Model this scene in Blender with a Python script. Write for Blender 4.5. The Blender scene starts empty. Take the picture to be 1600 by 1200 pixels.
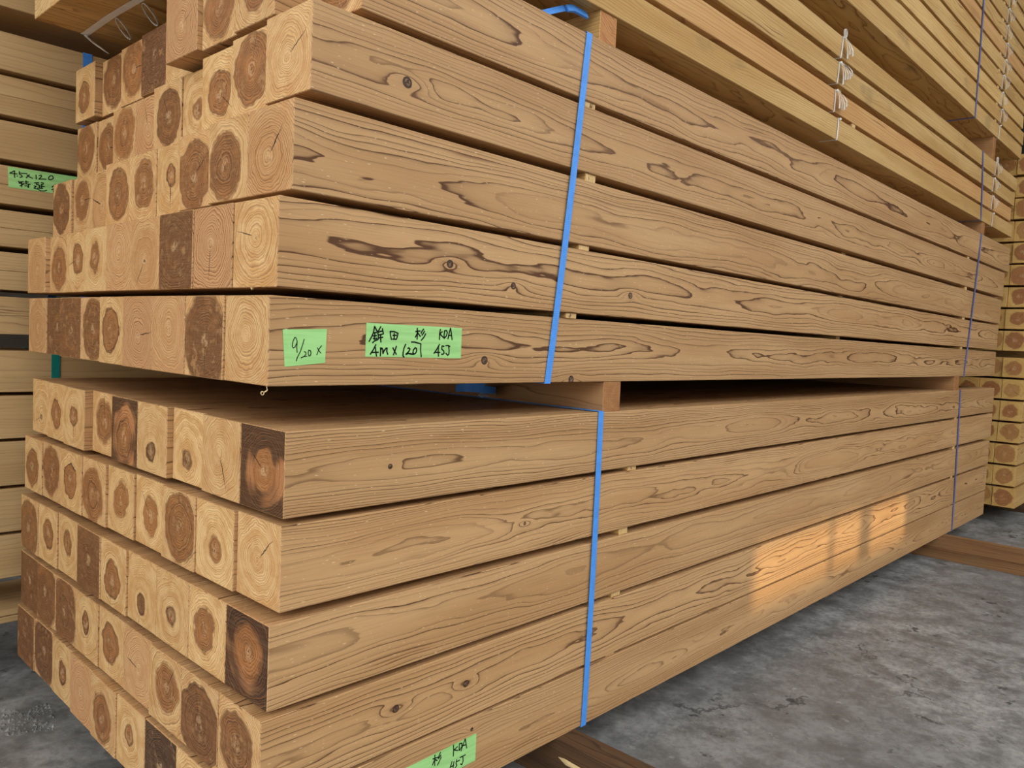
import bpy, bmesh, math, random
from mathutils import Vector, Matrix

# ------------------------------------------------------------------ camera
CAM = Vector((-0.5671492656, -0.9412001074, 0.8682474268))
FPX, YAW, PITCH, ROLL = 1230.0, 0.7532647466, -0.0571592372, 0.0447868247
FWD = Vector((math.cos(YAW)*math.cos(PITCH), math.sin(YAW)*math.cos(PITCH), math.sin(PITCH)))
_r = FWD.cross(Vector((0, 0, 1))).normalized(); _u = _r.cross(FWD)
RGT = _r*math.cos(ROLL) + _u*math.sin(ROLL)
UPV = _u*math.cos(ROLL) - _r*math.sin(ROLL)
scene = bpy.context.scene
COL = scene.collection
cd = bpy.data.cameras.new('camera'); cam = bpy.data.objects.new('camera', cd); COL.objects.link(cam)
M = Matrix((RGT, UPV, -FWD)).transposed().to_4x4(); M.translation = CAM
cam.matrix_world = M
cd.sensor_width = 36.0; cd.lens = FPX/1600*36.0; cd.clip_start = 0.02; cd.clip_end = 200
scene.camera = cam

# ------------------------------------------------------------------ sky, sun, exposure
w = bpy.data.worlds.new('World'); scene.world = w; w.use_nodes = True
bg = w.node_tree.nodes['Background']
bg.inputs['Color'].default_value = (0.97, 0.985, 1.0, 1); bg.inputs['Strength'].default_value = 1.0
sd = bpy.data.lights.new('sun_offscreen', 'SUN'); sun = bpy.data.objects.new('sun_offscreen', sd); COL.objects.link(sun)
SUN_DIR = Vector((0.2, 1.0, -0.14)).normalized()          # direction of travel
sun.rotation_euler = SUN_DIR.to_track_quat('-Z', 'Y').to_euler()
sun.location = (-4, -20, 6)
sd.energy = 1.0; sd.angle = math.radians(0.5); sd.color = (1.0, 0.78, 0.46)
vs = scene.view_settings
vs.view_transform = 'Standard'; vs.look = 'None'; vs.gamma = 1.0; vs.exposure = 1.4
vs.use_curve_mapping = False

def on(u, v, ax, val):
    """photo pixel -> point where its ray meets the plane axis = val"""
    d = FWD + RGT*((u-800)/FPX) - UPV*((v-600)/FPX)
    return CAM + d*((val-CAM[ax])/d[ax])

rng = random.Random(7)

# ------------------------------------------------------------------ node helpers
def lin(r, g, b):
    f = lambda c: ((c/255+0.055)/1.055)**2.4 if c > 10 else c/255/12.92
    return (f(r), f(g), f(b), 1)

class G:
    def __init__(s, mat):
        mat.use_nodes = True
        s.t = mat.node_tree; s.n = s.t.nodes; s.l = s.t.links; s.n.clear(); s.at = {}
        s.out = s.n.new('ShaderNodeOutputMaterial'); s.b = s.n.new('ShaderNodeBsdfPrincipled')
        s.l.new(s.b.outputs[0], s.out.inputs[0])
    def put(s, sock, v):
        if isinstance(v, bpy.types.NodeSocket): s.l.new(v, sock)
        else: sock.default_value = v
    def m(s, op, a, b=0.0, c=0.0, clamp=False):
        n = s.n.new('ShaderNodeMath'); n.operation = op; n.use_clamp = clamp
        s.put(n.inputs[0], a); s.put(n.inputs[1], b)
        if op in ('MULTIPLY_ADD',): s.put(n.inputs[2], c)
        return n.outputs[0]
    def add(s, a, b): return s.m('ADD', a, b)
    def sub(s, a, b): return s.m('SUBTRACT', a, b)
    def mul(s, a, b): return s.m('MULTIPLY', a, b)
    def ss(s, v, lo, hi, o0=0.0, o1=1.0):
        n = s.n.new('ShaderNodeMapRange'); n.interpolation_type = 'SMOOTHSTEP'
        s.put(n.inputs[0], v); s.put(n.inputs[1], lo); s.put(n.inputs[2], hi); s.put(n.inputs[3], o0); s.put(n.inputs[4], o1)
        return n.outputs[0]
    def vec(s, x, y, z):
        n = s.n.new('ShaderNodeCombineXYZ'); s.put(n.inputs[0], x); s.put(n.inputs[1], y); s.put(n.inputs[2], z)
        return n.outputs[0]
    def sep(s, v):
        n = s.n.new('ShaderNodeSeparateXYZ'); s.put(n.inputs[0], v); return n.outputs
    def noise(s, v, scale=1.0, detail=2.0, rough=0.5, color=False):
        n = s.n.new('ShaderNodeTexNoise'); s.put(n.inputs['Vector'], v)
        n.inputs['Scale'].default_value = scale; n.inputs['Detail'].default_value = detail; n.inputs['Roughness'].default_value = rough
        return n.outputs['Color'] if color else n.outputs['Fac']
    def attr(s, name):
        if name not in s.at:
            n = s.n.new('ShaderNodeAttribute'); n.attribute_type = 'OBJECT'; n.attribute_name = name
            s.at[name] = n.outputs['Fac']
        return s.at[name]
    def mix(s, f, a, b, mode='MIX'):
        n = s.n.new('ShaderNodeMix'); n.data_type = 'RGBA'; n.blend_type = mode
        s.put(n.inputs[0], f); s.put(n.inputs[6], a); s.put(n.inputs[7], b)
        return n.outputs[2]
    def coord(s, kind='Object'):
        return s.n.new('ShaderNodeTexCoord').outputs[kind]
    def bump(s, h, strength, dist):
        n = s.n.new('ShaderNodeBump'); n.inputs['Strength'].default_value = strength; n.inputs['Distance'].default_value = dist
        s.put(n.inputs['Height'], h); s.l.new(n.outputs[0], s.b.inputs['Normal'])
    def finish(s, color, rough=0.6, spec=0.3):
        s.put(s.b.inputs['Base Color'], color); s.put(s.b.inputs['Roughness'], rough)
        s.b.inputs['Specular IOR Level'].default_value = spec

def wood_rings(g, wander, warp, knots):
    """growth rings round a pith line (attributes py, pz) running along local x"""
    x, y, z = g.sep(g.coord())
    seed = g.attr('seed')
    wn = g.sep(g.noise(g.vec(g.add(g.mul(x, 0.9), g.mul(seed, 17.0)), g.mul(seed, 5.0), 0.3), 1.0, 1.0, 0.5, True))
    dy = g.add(g.sub(y, g.attr('py')), g.mul(g.sub(wn[0], 0.5), wander))
    dz = g.add(g.sub(z, g.attr('pz')), g.mul(g.sub(wn[1], 0.5), wander))
    r = g.m('SQRT', g.add(g.mul(dy, dy), g.mul(dz, dz)))
    sv = g.mul(seed, 31.0)
    w1 = g.noise(g.vec(g.add(g.mul(x, 2.4), sv), g.mul(y, 11.0), g.mul(z, 11.0)), 1.0, 2.0, 0.45)
    w2 = g.noise(g.vec(g.add(g.mul(x, 9.0), sv), g.mul(y, 60.0), g.mul(z, 60.0)), 1.0, 2.0, 0.5)
    rr = g.add(r, g.mul(g.sub(w1, 0.5), warp))
    rr = g.add(rr, g.mul(g.sub(w2, 0.5), warp*0.16))
    kd = None
    if knots:
        for a, b in (('kx', 'kz'), ('k2x', 'k2z'), ('k3x', 'k3z')):
            ex = g.sub(x, g.attr(a)); ez = g.sub(z, g.attr(b))
            ks = g.attr('ks')
            far = g.m('DIVIDE', g.m('SQRT', g.add(g.mul(g.mul(ex, ex), 0.10), g.mul(ez, ez))), ks)
            bump = g.m('EXPONENT', g.mul(g.mul(far, far), -0.40))
            rr = g.add(rr, g.mul(bump, g.mul(ks, 1.1)))
            near = g.add(g.m('DIVIDE', g.m('SQRT', g.add(g.mul(g.mul(ex, ex), 0.9), g.mul(ez, ez))), ks), g.mul(g.sub(w2, 0.5), 0.5))
            kd = near if kd is None else g.m('MINIMUM', kd, near)
    v = g.m('DIVIDE', rr, g.attr('ring'))
    v = g.add(v, g.mul(g.noise(g.vec(g.mul(v, 0.45), seed, 0.0), 1.0, 0.0), 1.5))
    fr = g.m('FRACT', v)
    idx = g.noise(g.vec(g.mul(g.m('FLOOR', v), 1.73), sv, 4.0), 1.0, 0.0)
    late = g.add(g.mul(g.m('POWER', fr, 3.0), 0.45), g.mul(g.ss(fr, 0.78, 0.93), 0.55))
    late = g.mul(late, g.ss(fr, 0.955, 1.0, 1.0, 0.0))
    return dict(x=x, y=y, z=z, dy=dy, dz=dz, r=r, rr=rr, v=v, fr=fr, idx=idx, late=late, seed=seed, sv=sv, kd=kd)

def side_material(name, base, base2, line, wander=0.03, warp=0.024, knots=False, contrast=0.9, flecks=True, stain=0.0, rough=0.55):
    mat = bpy.data.materials.new(name); g = G(mat)
    q = wood_rings(g, wander, warp, knots)
    big = g.noise(g.vec(g.add(g.mul(q['x'], 1.3), q['sv']), g.mul(q['y'], 14.0), g.mul(q['z'], 14.0)), 1.0, 3.0, 0.55)
    col = g.mix(g.ss(big, 0.32, 0.68), base, base2)
    col = g.mix(1.0, col, g.vec(g.attr('tone'), g.attr('tone'), g.attr('tone')), 'MULTIPLY')
    amt = g.mul(q['late'], g.add(0.30, g.mul(g.ss(q['idx'], 0.3, 0.65), contrast)))
    col = g.mix(g.m('MINIMUM', amt, 1.0), col, line)
    # fine pore streaks
    st = g.noise(g.vec(g.add(g.mul(q['x'], 7.0), q['sv']), g.mul(q['y'], 520.0), g.mul(q['z'], 520.0)), 1.0, 1.0)
    col = g.mix(g.ss(st, 0.45, 0.8, 0.0, 0.22), col, line)
    # resin-brown rings that widen here and there
    rs = g.noise(g.vec(g.add(g.mul(q['x'], 3.0), q['sv']), g.mul(q['z'], 26.0), g.mul(q['y'], 26.0)), 1.0, 1.0)
    rb = g.mul(g.ss(rs, 0.66, 0.74), g.ss(q['fr'], 0.35, 0.9))
    col = g.mix(g.mul(rb, 0.6), col, lin(104, 62, 36))
    if stain:
        sn = g.noise(g.vec(g.add(g.mul(q['x'], 4.0), q['sv']), g.mul(q['y'], 9.0), g.mul(q['z'], 9.0)), 1.0, 4.0, 0.6)
        col = g.mix(g.mul(g.ss(sn, 0.56, 0.7), stain), col, lin(120, 105, 75))
    if flecks:
        fl = g.noise(g.vec(g.add(g.mul(q['x'], 105.0), q['sv']), g.mul(q['y'], 620.0), g.mul(q['z'], 620.0)), 1.0, 0.0)
        col = g.mix(g.ss(fl, 0.765, 0.81, 0.0, 0.75), col, lin(236, 208, 165))
    if knots:
        col = g.mix(g.ss(q['kd'], 0.88, 1.1, 1.0, 0.0), col, lin(62, 42, 30))
        inner = g.noise(g.vec(g.mul(q['x'], 260.0), g.mul(q['z'], 260.0), q['sv']), 1.0, 2.0)
        col = g.mix(g.mul(g.ss(q['kd'], 0.55, 0.75, 1.0, 0.0), g.ss(inner, 0.35, 0.7)), col, lin(140, 108, 82))
    g.bump(g.sub(0.0, q['late']), 0.25, 0.0006)
    g.finish(col, rough, 0.25)
    return mat

def end_material(name, sap, sapline, heart, hdark, rough=0.5):
    mat = bpy.data.materials.new(name); g = G(mat)
    q = wood_rings(g, 0.0, 0.0, False)
    seed, sv = q['seed'], q['sv']
    yy = g.add(q['y'], g.mul(seed, 3.7)); zz = g.add(q['z'], g.mul(seed, 1.9))
    p2 = g.vec(yy, zz, sv)
    n1 = g.noise(p2, 22.0, 2.0, 0.5); n2 = g.noise(p2, 80.0, 3.0, 0.6); n3 = g.noise(p2, 300.0, 2.0, 0.6)
    n4 = g.noise(p2, 45.0, 2.0, 0.55)
    r = g.add(q['r'], g.mul(g.sub(n1, 0.5), 0.024)); r = g.add(r, g.mul(g.sub(n2, 0.5), 0.005))
    v = g.m('DIVIDE', r, g.attr('ring'))
    v = g.add(v, g.mul(g.noise(g.vec(g.mul(v, 0.4), seed, 0.0), 1.0, 0.0), 1.8))
    fr = g.m('FRACT', v)
    idx = g.noise(g.vec(g.mul(g.m('FLOOR', v), 1.31), sv, 9.0), 1.0, 0.0)
    late = g.mul(g.m('POWER', fr, 2.2), g.ss(fr, 0.9, 1.0, 1.0, 0.0))
    late = g.mul(late, g.add(0.4, g.mul(idx, 1.2)))
    # slow bright/dark bands that follow the rings
    band = g.noise(g.vec(g.mul(v, 0.33), sv, 2.0), 1.0, 1.0)
    # heartwood
    hr = g.add(g.attr('heart'), g.mul(g.sub(n4, 0.5), 0.017)); hr = g.add(hr, g.mul(g.sub(n2, 0.5), 0.008))
    inside = g.sub(hr, r)
    soft = g.add(0.0012, g.mul(g.sub(1.0, g.attr('rim')), 0.006))
    has = g.ss(g.attr('heart'), 0.001, 0.006)
    hm = g.mul(g.ss(inside, g.mul(soft, -1.0), soft), has)
    hd = g.attr('hd')
    blotch = g.noise(p2, 30.0, 5.0, 0.68)
    sapc = g.mix(g.ss(g.add(g.mul(blotch, 0.6), g.mul(band, 0.4)), 0.38, 0.62), sap, sapline)
    sapc = g.mix(g.mul(g.attr('pink'), 0.8), sapc, lin(200, 148, 104))
    sapc = g.mix(g.m('MINIMUM', g.mul(late, g.add(0.72, g.mul(g.attr('pink'), 0.40))), 1.0), sapc, lin(120, 74, 40))
    # black-stained outer rings
    bkc = g.mix(g.m('MINIMUM', g.mul(late, 0.75), 1.0), lin(46, 28, 18), lin(150, 96, 54))
    lowm = g.noise(p2, 13.0, 1.0)
    sapc = g.mix(g.mul(g.attr('blk'), 0.9), sapc, g.mix(g.m('MINIMUM', late, 1.0), lin(186, 122, 74), lin(96, 54, 30)))
    bk = g.mul(g.attr('blk'), g.ss(g.add(g.add(lowm, g.mul(g.sub(band, 0.5), 0.5)), g.mul(g.sub(r, 0.04), 6.0)), 0.34, 0.56))
    sapc = g.mix(bk, sapc, bkc)
    tonev = g.add(g.add(hd, g.mul(g.sub(blotch, 0.5), 1.7)), g.mul(g.sub(band, 0.5), 1.3))
    hc = g.mix(g.ss(tonev, -0.1, 1.25), heart, hdark)
    hc = g.mix(g.m('MINIMUM', g.mul(late, 0.85), 1.0), hc, lin(70, 38, 19))
    hc = g.mix(g.ss(hd, 1.15, 1.35, 0.0, 0.8), hc, lin(40, 26, 20))
    hc = g.mix(g.mul(g.ss(fr, 0.02, 0.30, 1.0, 0.0), g.ss(band, 0.4, 0.65, 0.10, 0.50)), hc, lin(206, 152, 98))
    hc = g.mix(g.mul(g.ss(blotch, 0.56, 0.70), 0.45), hc, lin(206, 160, 104))
    hc = g.mix(g.mul(g.ss(n2, 0.55, 0.75), 0.25), hc, lin(210, 168, 118))
    col = g.mix(g.mul(hm, g.ss(hd, 0.0, 0.35, 0.35, 0.94)), sapc, hc)
    rim = g.m('EXPONENT', g.mul(g.mul(g.sub(inside, 0.0012), g.sub(inside, 0.0012)), -1.0/(0.0022**2)))
    col = g.mix(g.mul(g.mul(g.mul(rim, g.attr('rim')), has), g.ss(n1, 0.3, 0.6, 0.35, 1.0)), col, lin(66, 38, 22))
    # pith fleck
    col = g.mix(g.mul(g.ss(q['r'], 0.004, 0.016, 1.0, 0.0), g.mul(g.ss(n2, 0.42, 0.62), 0.55)), col, lin(228, 190, 140))
    col = g.mix(g.mul(g.ss(q['r'], 0.003, 0.012, 1.0, 0.0), g.mul(g.ss(n2, 0.56, 0.66), 0.85)), col, lin(70, 42, 26))
    # drying check running out from the pith
    ca = g.attr('crack'); cs = g.m('COSINE', ca); sn = g.m('SINE', ca)
    tt = g.add(g.mul(q['dy'], cs), g.mul(q['dz'], sn))
    sd_ = g.add(g.sub(g.mul(q['dz'], cs), g.mul(q['dy'], sn)), g.mul(g.sub(n2, 0.5), 0.006))
    width = g.mul(g.attr('cw'), g.mul(g.ss(tt, 0.006, 0.02), g.ss(tt, 0.03, 0.062, 1.0, 0.0)))
    ck = g.ss(g.m('ABSOLUTE', sd_), g.mul(width, 0.6), g.add(width, 0.00025), 1.0, 0.0)
    ck = g.mul(ck, g.mul(g.m('GREATER_THAN', tt, 0.008), g.m('GREATER_THAN', width, 0.0001)))
    col = g.mix(ck, col, lin(38, 24, 16))
    # saw marks
    sm = g.noise(g.vec(g.mul(yy, 30.0), g.mul(zz, 900.0), sv), 1.0, 1.0)
    col = g.mix(g.ss(sm, 0.4, 0.8, 0.0, 0.08), col, lin(244, 214, 168))
    col = g.mix(1.0, col, g.vec(g.attr('etone'), g.attr('etone'), g.attr('etone')), 'MULTIPLY')
    g.bump(g.add(g.mul(late, -0.5), n3), 0.2, 0.0006)
    g.finish(col, rough, 0.35)
    return mat

CEDAR = side_material('cedar_side', lin(204, 162, 113), lin(188, 144, 96), lin(94, 59, 32), knots=True)
CEDAR_END = end_material('cedar_end', lin(230, 192, 134), lin(206, 158, 98), lin(176, 114, 60), lin(88, 45, 19))
PALE = side_material('sawn_board_side', lin(218, 180, 118), lin(198, 155, 92), lin(142, 96, 50), wander=0.05, warp=0.035, contrast=0.6, flecks=False, stain=0.35, rough=0.7)
PALE_END = end_material('sawn_board_end', lin(232, 200, 140), lin(216, 176, 110), lin(190, 130, 80), lin(150, 96, 56), 0.7)
BEIGE = side_material('beige_board_side', lin(208, 174, 124), lin(196, 160, 110), lin(160, 124, 80), wander=0.04, warp=0.03, contrast=0.22, flecks=False, stain=0.12)
YELLOW_END = end_material('yellow_post_end', lin(232, 192, 112), lin(220, 172, 92), lin(176, 108, 56), lin(150, 84, 42))
SKID = side_material('old_skid_side', lin(98, 72, 48), lin(72, 52, 36), lin(44, 30, 20), wander=0.05, warp=0.03, contrast=0.5, flecks=False, stain=0.4, rough=0.8)
SKID_B = side_material('worn_skid_side', lin(150, 112, 74), lin(124, 88, 56), lin(80, 52, 32), wander=0.05, warp=0.03, contrast=0.5, flecks=False, stain=0.3, rough=0.8)
DULL = side_material('planed_bearer_side', lin(196, 152, 104), lin(172, 126, 82), lin(120, 78, 46), wander=0.05, warp=0.02, contrast=0.5, flecks=False)

def plain(name, col, rough=0.5, spec=0.4, trans=0.0, vary=0.06, scale=30.0, bump=None):
    mat = bpy.data.materials.new(name); g = G(mat)
    n = g.noise(g.coord(), scale, 3.0)
    c2 = tuple(max(0, c*(1-vary*3)) for c in col[:3]) + (1,)
    g.finish(g.mix(g.ss(n, 0.3, 0.7), col, c2), rough, spec)
    if trans: g.b.inputs['Transmission Weight'].default_value = trans
    return mat

def strap_material(name, col):
    mat = bpy.data.materials.new(name); g = G(mat)
    x, y, z = g.sep(g.coord())
    rib = g.m('SINE', g.mul(g.add(z, y), 2*math.pi/0.0032))
    rib2 = g.m('SINE', g.mul(g.sub(x, g.mul(z, 0.12)), 2*math.pi/0.0024))
    n = g.noise(g.coord(), 60.0, 2.0)
    dark = tuple(c*0.72 for c in col[:3]) + (1,)
    g.bump(g.add(rib, g.mul(rib2, 0.4)), 0.35, 0.0004)
    g.finish(g.mix(g.ss(n, 0.3, 0.8, 0.0, 0.5), col, dark), 0.38, 0.5)
    return mat

BLUE = strap_material('blue_strap', lin(78, 156, 246))
DBLUE = strap_material('greyish_blue_strap', lin(96, 116, 178))  # greyer, darker blue for the straps towards the far end
TEAL = strap_material('teal_strap', lin(20, 140, 128))
WHITE = plain('white_ribbon', lin(238, 234, 226), 0.45, 0.4, vary=0.03)
INK = plain('marker_ink', lin(16, 24, 16), 0.5, 0.2, vary=0.0)
SHAVE = plain('shaving', lin(232, 204, 150), 0.6, 0.3)

def tape_material():
    mat = bpy.data.materials.new('green_tape'); g = G(mat)
    x, y, z = g.sep(g.coord())
    wv = g.m('SINE', g.mul(x, 2*math.pi/0.0011))
    n = g.noise(g.vec(g.mul(x, 8.0), y, g.mul(z, 120.0)), 1.0, 2.0)
    c = g.mix(g.ss(n, 0.35, 0.7), lin(172, 226, 144), lin(156, 212, 130))
    c = g.mix(g.ss(wv, -0.5, 1.0, 0.0, 0.18), c, lin(136, 196, 116))
    g.bump(wv, 0.15, 0.0002); g.finish(c, 0.55, 0.3)
    return mat
TAPE = tape_material()

def concrete_material():
    mat = bpy.data.materials.new('concrete'); g = G(mat)
    p = g.coord()
    a = g.noise(p, 1.1, 5.0, 0.6); b = g.noise(p, 9.0, 8.0, 0.72); c = g.noise(p, 48.0, 5.0, 0.7); d = g.noise(p, 3.2, 3.0, 0.5)
    col = g.mix(g.ss(b, 0.36, 0.64), lin(112, 112, 110), lin(166, 166, 163))
    col = g.mix(g.ss(a, 0.38, 0.66, 0.0, 0.45), col, lin(98, 98, 98))
    col = g.mix(g.ss(c, 0.40, 0.70, 0.0, 0.45), col, lin(88, 88, 86))
    sp = g.noise(p, 17.0, 3.0, 0.6)
    col = g.mix(g.mul(g.ss(sp, 0.60, 0.68), g.ss(d, 0.46, 0.6, 0.0, 0.8)), col, lin(58, 58, 57))
    wv = g.noise(p, 26.0, 4.0, 0.7)
    col = g.mix(g.mul(g.ss(wv, 0.58, 0.72), 0.35), col, lin(194, 194, 190))
    # hairline cracks
    vo = g.n.new('ShaderNodeTexVoronoi'); vo.feature = 'DISTANCE_TO_EDGE'; vo.inputs['Scale'].default_value = 0.9
    warp = g.n.new('ShaderNodeVectorMath'); warp.operation = 'MULTIPLY_ADD'
    g.l.new(g.noise(p, 5.0, 5.0, 0.7, True), warp.inputs[0]); warp.inputs[1].default_value = (0.35, 0.35, 0.0); g.l.new(p, warp.inputs[2])
    g.l.new(warp.outputs[0], vo.inputs['Vector'])
    ck = g.mul(g.ss(vo.outputs['Distance'], 0.0, 0.006, 1.0, 0.0), g.ss(d, 0.5, 0.58))
    col = g.mix(g.mul(ck, 0.7), col, lin(58, 58, 58))
    g.bump(g.add(b, g.mul(c, 0.4)), 0.35, 0.006)
    g.finish(col, g.ss(b, 0.3, 0.7, 0.42, 0.68), 0.35)
    return mat
CONCRETE = concrete_material()
SHEET = plain('painted_sheet_steel', lin(186, 188, 186), 0.5, 0.4, vary=0.05, scale=2.0)
ROOFM = plain('roof_sheet', lin(120, 122, 124), 0.6, 0.3, vary=0.05, scale=2.0)
DARKWALL = plain('dark_wall_boards', lin(92, 84, 74), 0.8, 0.2, vary=0.08, scale=3.0)

# ------------------------------------------------------------------ object helpers
def link(o, parent=None):
    COL.objects.link(o)
    if parent is not None: o.parent = parent
    return o
def obj(name, me, mats, parent=None):
    for m in (mats if isinstance(mats, (list, tuple)) else [mats]):
        if len(me.materials) < (len(mats) if isinstance(mats, (list, tuple)) else 1): me.materials.append(m)
    return link(bpy.data.objects.new(name, me), parent)
def tag(o, label, cat, group=None):
    o['label'] = label; o['category'] = cat
    if group: o['group'] = group
    return o
def struct(o): o['kind'] = 'structure'; return o
def mesh(name, verts, faces):
    me = bpy.data.meshes.new(name); me.from_pydata([tuple(v) for v in verts], [], faces); me.update()
    return me
_tm = {}
def timber_mesh(L, W, H, bev=0.0011):
    """a sawn length from the origin along +x; end faces take material slot 1"""
    k = (round(L, 4), round(W, 4), round(H, 4), bev)
    if k in _tm: return _tm[k]
    bm = bmesh.new(); bmesh.ops.create_cube(bm, size=1.0)
    for v in bm.verts: v.co = Vector(((v.co.x+.5)*L, (v.co.y+.5)*W, (v.co.z+.5)*H))
    bmesh.ops.bevel(bm, geom=list(bm.edges), offset=bev, segments=1, affect='EDGES')
    for f in bm.faces: f.material_index = 1 if abs(f.normal.x) > 0.9 else 0
    me = bpy.data.meshes.new('timber'); bm.to_mesh(me); bm.free(); _tm[k] = me
    return me
_mm = {}
def timber(name, loc, L, W, H, mats, rotz=0.0, parent=None, **at):
    base = timber_mesh(L, W, H)
    key = (base.name, tuple(m.name for m in mats))
    if key not in _mm:
        me = base.copy()
        for m in mats: me.materials.append(m)
        _mm[key] = me
    o = link(bpy.data.objects.new(name, _mm[key]), parent)
    o.location = loc; o.rotation_euler = (0, 0, rotz)
    d = dict(seed=rng.uniform(0, 40), py=W/2, pz=H/2, heart=0.0, hd=0.0, blk=0.0, rim=0.0, crack=0.0, cw=0.0, pink=0.0,
             tone=rng.uniform(0.93, 1.04), etone=1.0, ring=0.0033, ks=.007, kx=-9.0, kz=-9.0, k2x=-9.0, k2z=-9.0, k3x=-9.0, k3z=-9.0)
    d.update(at)
    for k, v in d.items(): o[k] = float(v)
    return o
def box_mesh(x0, x1, y0, y1, z0, z1):
    v = [(x, y, z) for x in (x0, x1) for y in (y0, y1) for z in (z0, z1)]
    return mesh('box', v, [(0, 1, 3, 2), (4, 6, 7, 5), (0, 4, 5, 1), (2, 3, 7, 6), (0, 2, 6, 4), (1, 5, 7, 3)])
ORD = ['first', 'second', 'third', 'fourth', 'fifth', 'sixth', 'seventh', 'eighth', 'ninth', 'tenth', 'eleventh', 'twelfth', 'thirteenth', 'fourteenth', 'fifteenth', 'sixteenth', 'seventeenth', 'eighteenth', 'nineteenth', 'twentieth', 'twenty-first', 'twenty-second']

# ------------------------------------------------------------------ the place: floor, shed walls and roof, plus walls added to shape the light
struct(obj('floor', box_mesh(-16, 16, -16, 6, -0.2, 0.0), CONCRETE))
struct(obj('ceiling', box_mesh(-3.5, 12, -2.6, 6, 5.2, 5.3), ROOFM))
struct(obj('wall_back', box_mesh(-3.5, 12, 3.6, 3.7, 0, 5.2), DARKWALL))
struct(obj('wall_far_shade', box_mesh(5.4, 12, -2.6, -2.5, 0, 5.2), DARKWALL))  # added out of view to darken the far end of the stacks
struct(obj('wall_right', box_mesh(11.9, 12, -2.6, 3.6, 0, 5.2), DARKWALL))
# unseen wall made up to mask the low sun; its opening shapes the patch
def sun_mask_wall():
    Y = -8.0
    ox0, ox1, oz0, oz1 = -0.18, 1.10, 1.285, 1.465
    me = bmesh.new()
    def b(x0, x1, z0, z1, y0=Y-0.05, y1=Y):
        vs_ = [me.verts.new((x, y, z)) for x in (x0, x1) for y in (y0, y1) for z in (z0, z1)]
        for f in [(0, 1, 3, 2), (4, 6, 7, 5), (0, 4, 5, 1), (2, 3, 7, 6), (0, 2, 6, 4), (1, 5, 7, 3)]: me.faces.new([vs_[i] for i in f])
    b(-12, ox0, 0, 4.4); b(ox1, 12, 0, 4.4); b(ox0, ox1, 0, oz0); b(ox0, ox1, oz1, 4.4)
    m = bpy.data.meshes.new('wall_sun_mask'); me.to_mesh(m); me.free()
    wf = struct(obj('wall_sun_mask', m, SHEET))
    for xb, wd in ((0.66, 0.10), (0.36, 0.03)):
        obj('sun_mask_bar', box_mesh(xb-wd/2, xb+wd/2, Y-0.04, Y-0.01, oz0, oz1), SHEET, wf)  # made-up bars that stripe the sun patch
sun_mask_wall()

# ------------------------------------------------------------------ the two strapped bundles of 120 mm posts
ZR = {'L5': .0900, 'L4': .2155, 'L3': .3458, 'L2': .4805, 'L1': .6101, 'U1': .7914, 'U2': .9225, 'U3': 1.0530, 'U4': 1.1885, 'U5': 1.3199}
XN = {'L5': -.0293, 'L4': -.0283, 'L3': -.0185, 'L2': -.0053, 'L1': -.0042, 'U1': -.0329, 'U2': -.0245, 'U3': -.0049, 'U4': .0183, 'U5': .0952}
XF = {'L5': -.0334, 'L4': -.0273, 'L3': -.0265, 'L2': -.0211, 'L1': -.0062, 'U1': -.0165, 'U2': -.0195, 'U3': .0308, 'U4': .0793, 'U5': .0749}
PITCHY = 0.12048
# end-grain kinds: heart radius, heart darkness, rim, black stain, pink, what to call it
KIND = {
 'L': (0.0, 0.0, 0.0, 0, 0.25, 'pale evenly ringed'), 'P': (0.0, 0.0, 0.0, 0, 0.95, 'pinkish ringed'),
 'l': (0.022, 0.45, 0.8, 0, 0.0, 'pale small-hearted'), 'o': (0.037, 0.35, 0.85, 0, 0.0, 'pale brown-hearted'),
 'm': (0.050, 0.40, 0.45, 0, 0.2, 'brown-hearted'), 'd': (0.058, 0.75, 0.6, 0, 0.3, 'dark-hearted'),
 'D': (0.085, 1.0, 0.2, 0, 0.4, 'dark brown'), 'K': (0.034, 0.15, 0.9, 1, 0.5, 'black-ringed'),
 'X': (0.09, 1.4, 0.0, 1, 0.5, 'nearly black'), 'b': (0.015, 1.0, 1.0, 0, 0.0, 'pale knot-scarred'), 'g': (0.060, 0.05, 0.15, 0, 0.5, 'mottled brown')}
ROWK = {'U5': 'mmmPlDmdo', 'U4': 'LmoldPmmm', 'U3': 'gddlmmgmd', 'U2': 'LPDgPlomg', 'U1': 'LDPPodDDg',
        'L1': 'KLbbKmlob', 'L2': 'LlmoomodO', 'L3': 'KobboDlod', 'L4': 'ddmPolDDD', 'L5': 'mlXlmPlDD'}
ROWK['L2'] = 'LlmoomodO'.replace('O', 'o')
XO = {'U5': [.0952, .030, .036, .027, .078, .080, .086, .091, .075],
      'U4': [.0181, .0288, .0378, .0597, .0572, .0711, .0716, .0835, .0801], 'U3': [-.0054, -.0055, .0028, .0164, .0148, .0163, .0332, .0352, .0307],
      'U2': [-.0237, -.0261, -.0278, -.0255, -.0236, -.0220, -.0147, -.0099, -.0192], 'U1': [-.0332, -.0365, -.0375, -.0373, -.0331, -.0251, -.0255, -.0137, -.0161],
      'L1': [-.0047, -.0057, .0012, -.0092, -.0093, -.0015, -.0168, -.0115, -.0065], 'L2': [-.0069, -.0124, -.0152, -.0097, -.0137, -.0183, -.0202, -.0193, -.0215],
      'L3': [-.0211, -.0213, -.0219, -.0212, -.0249, -.0268, -.0234, -.0265, -.0280], 'L4': [-.0294, -.0305, -.0309, -.0265, -.0259, -.0278, -.0277, -.0284, -.0274],
      'L5': [-.0350, -.0360, -.0359, -.0365, -.0390, -.0365, -.0331, -.0313, -.0334]}
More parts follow.
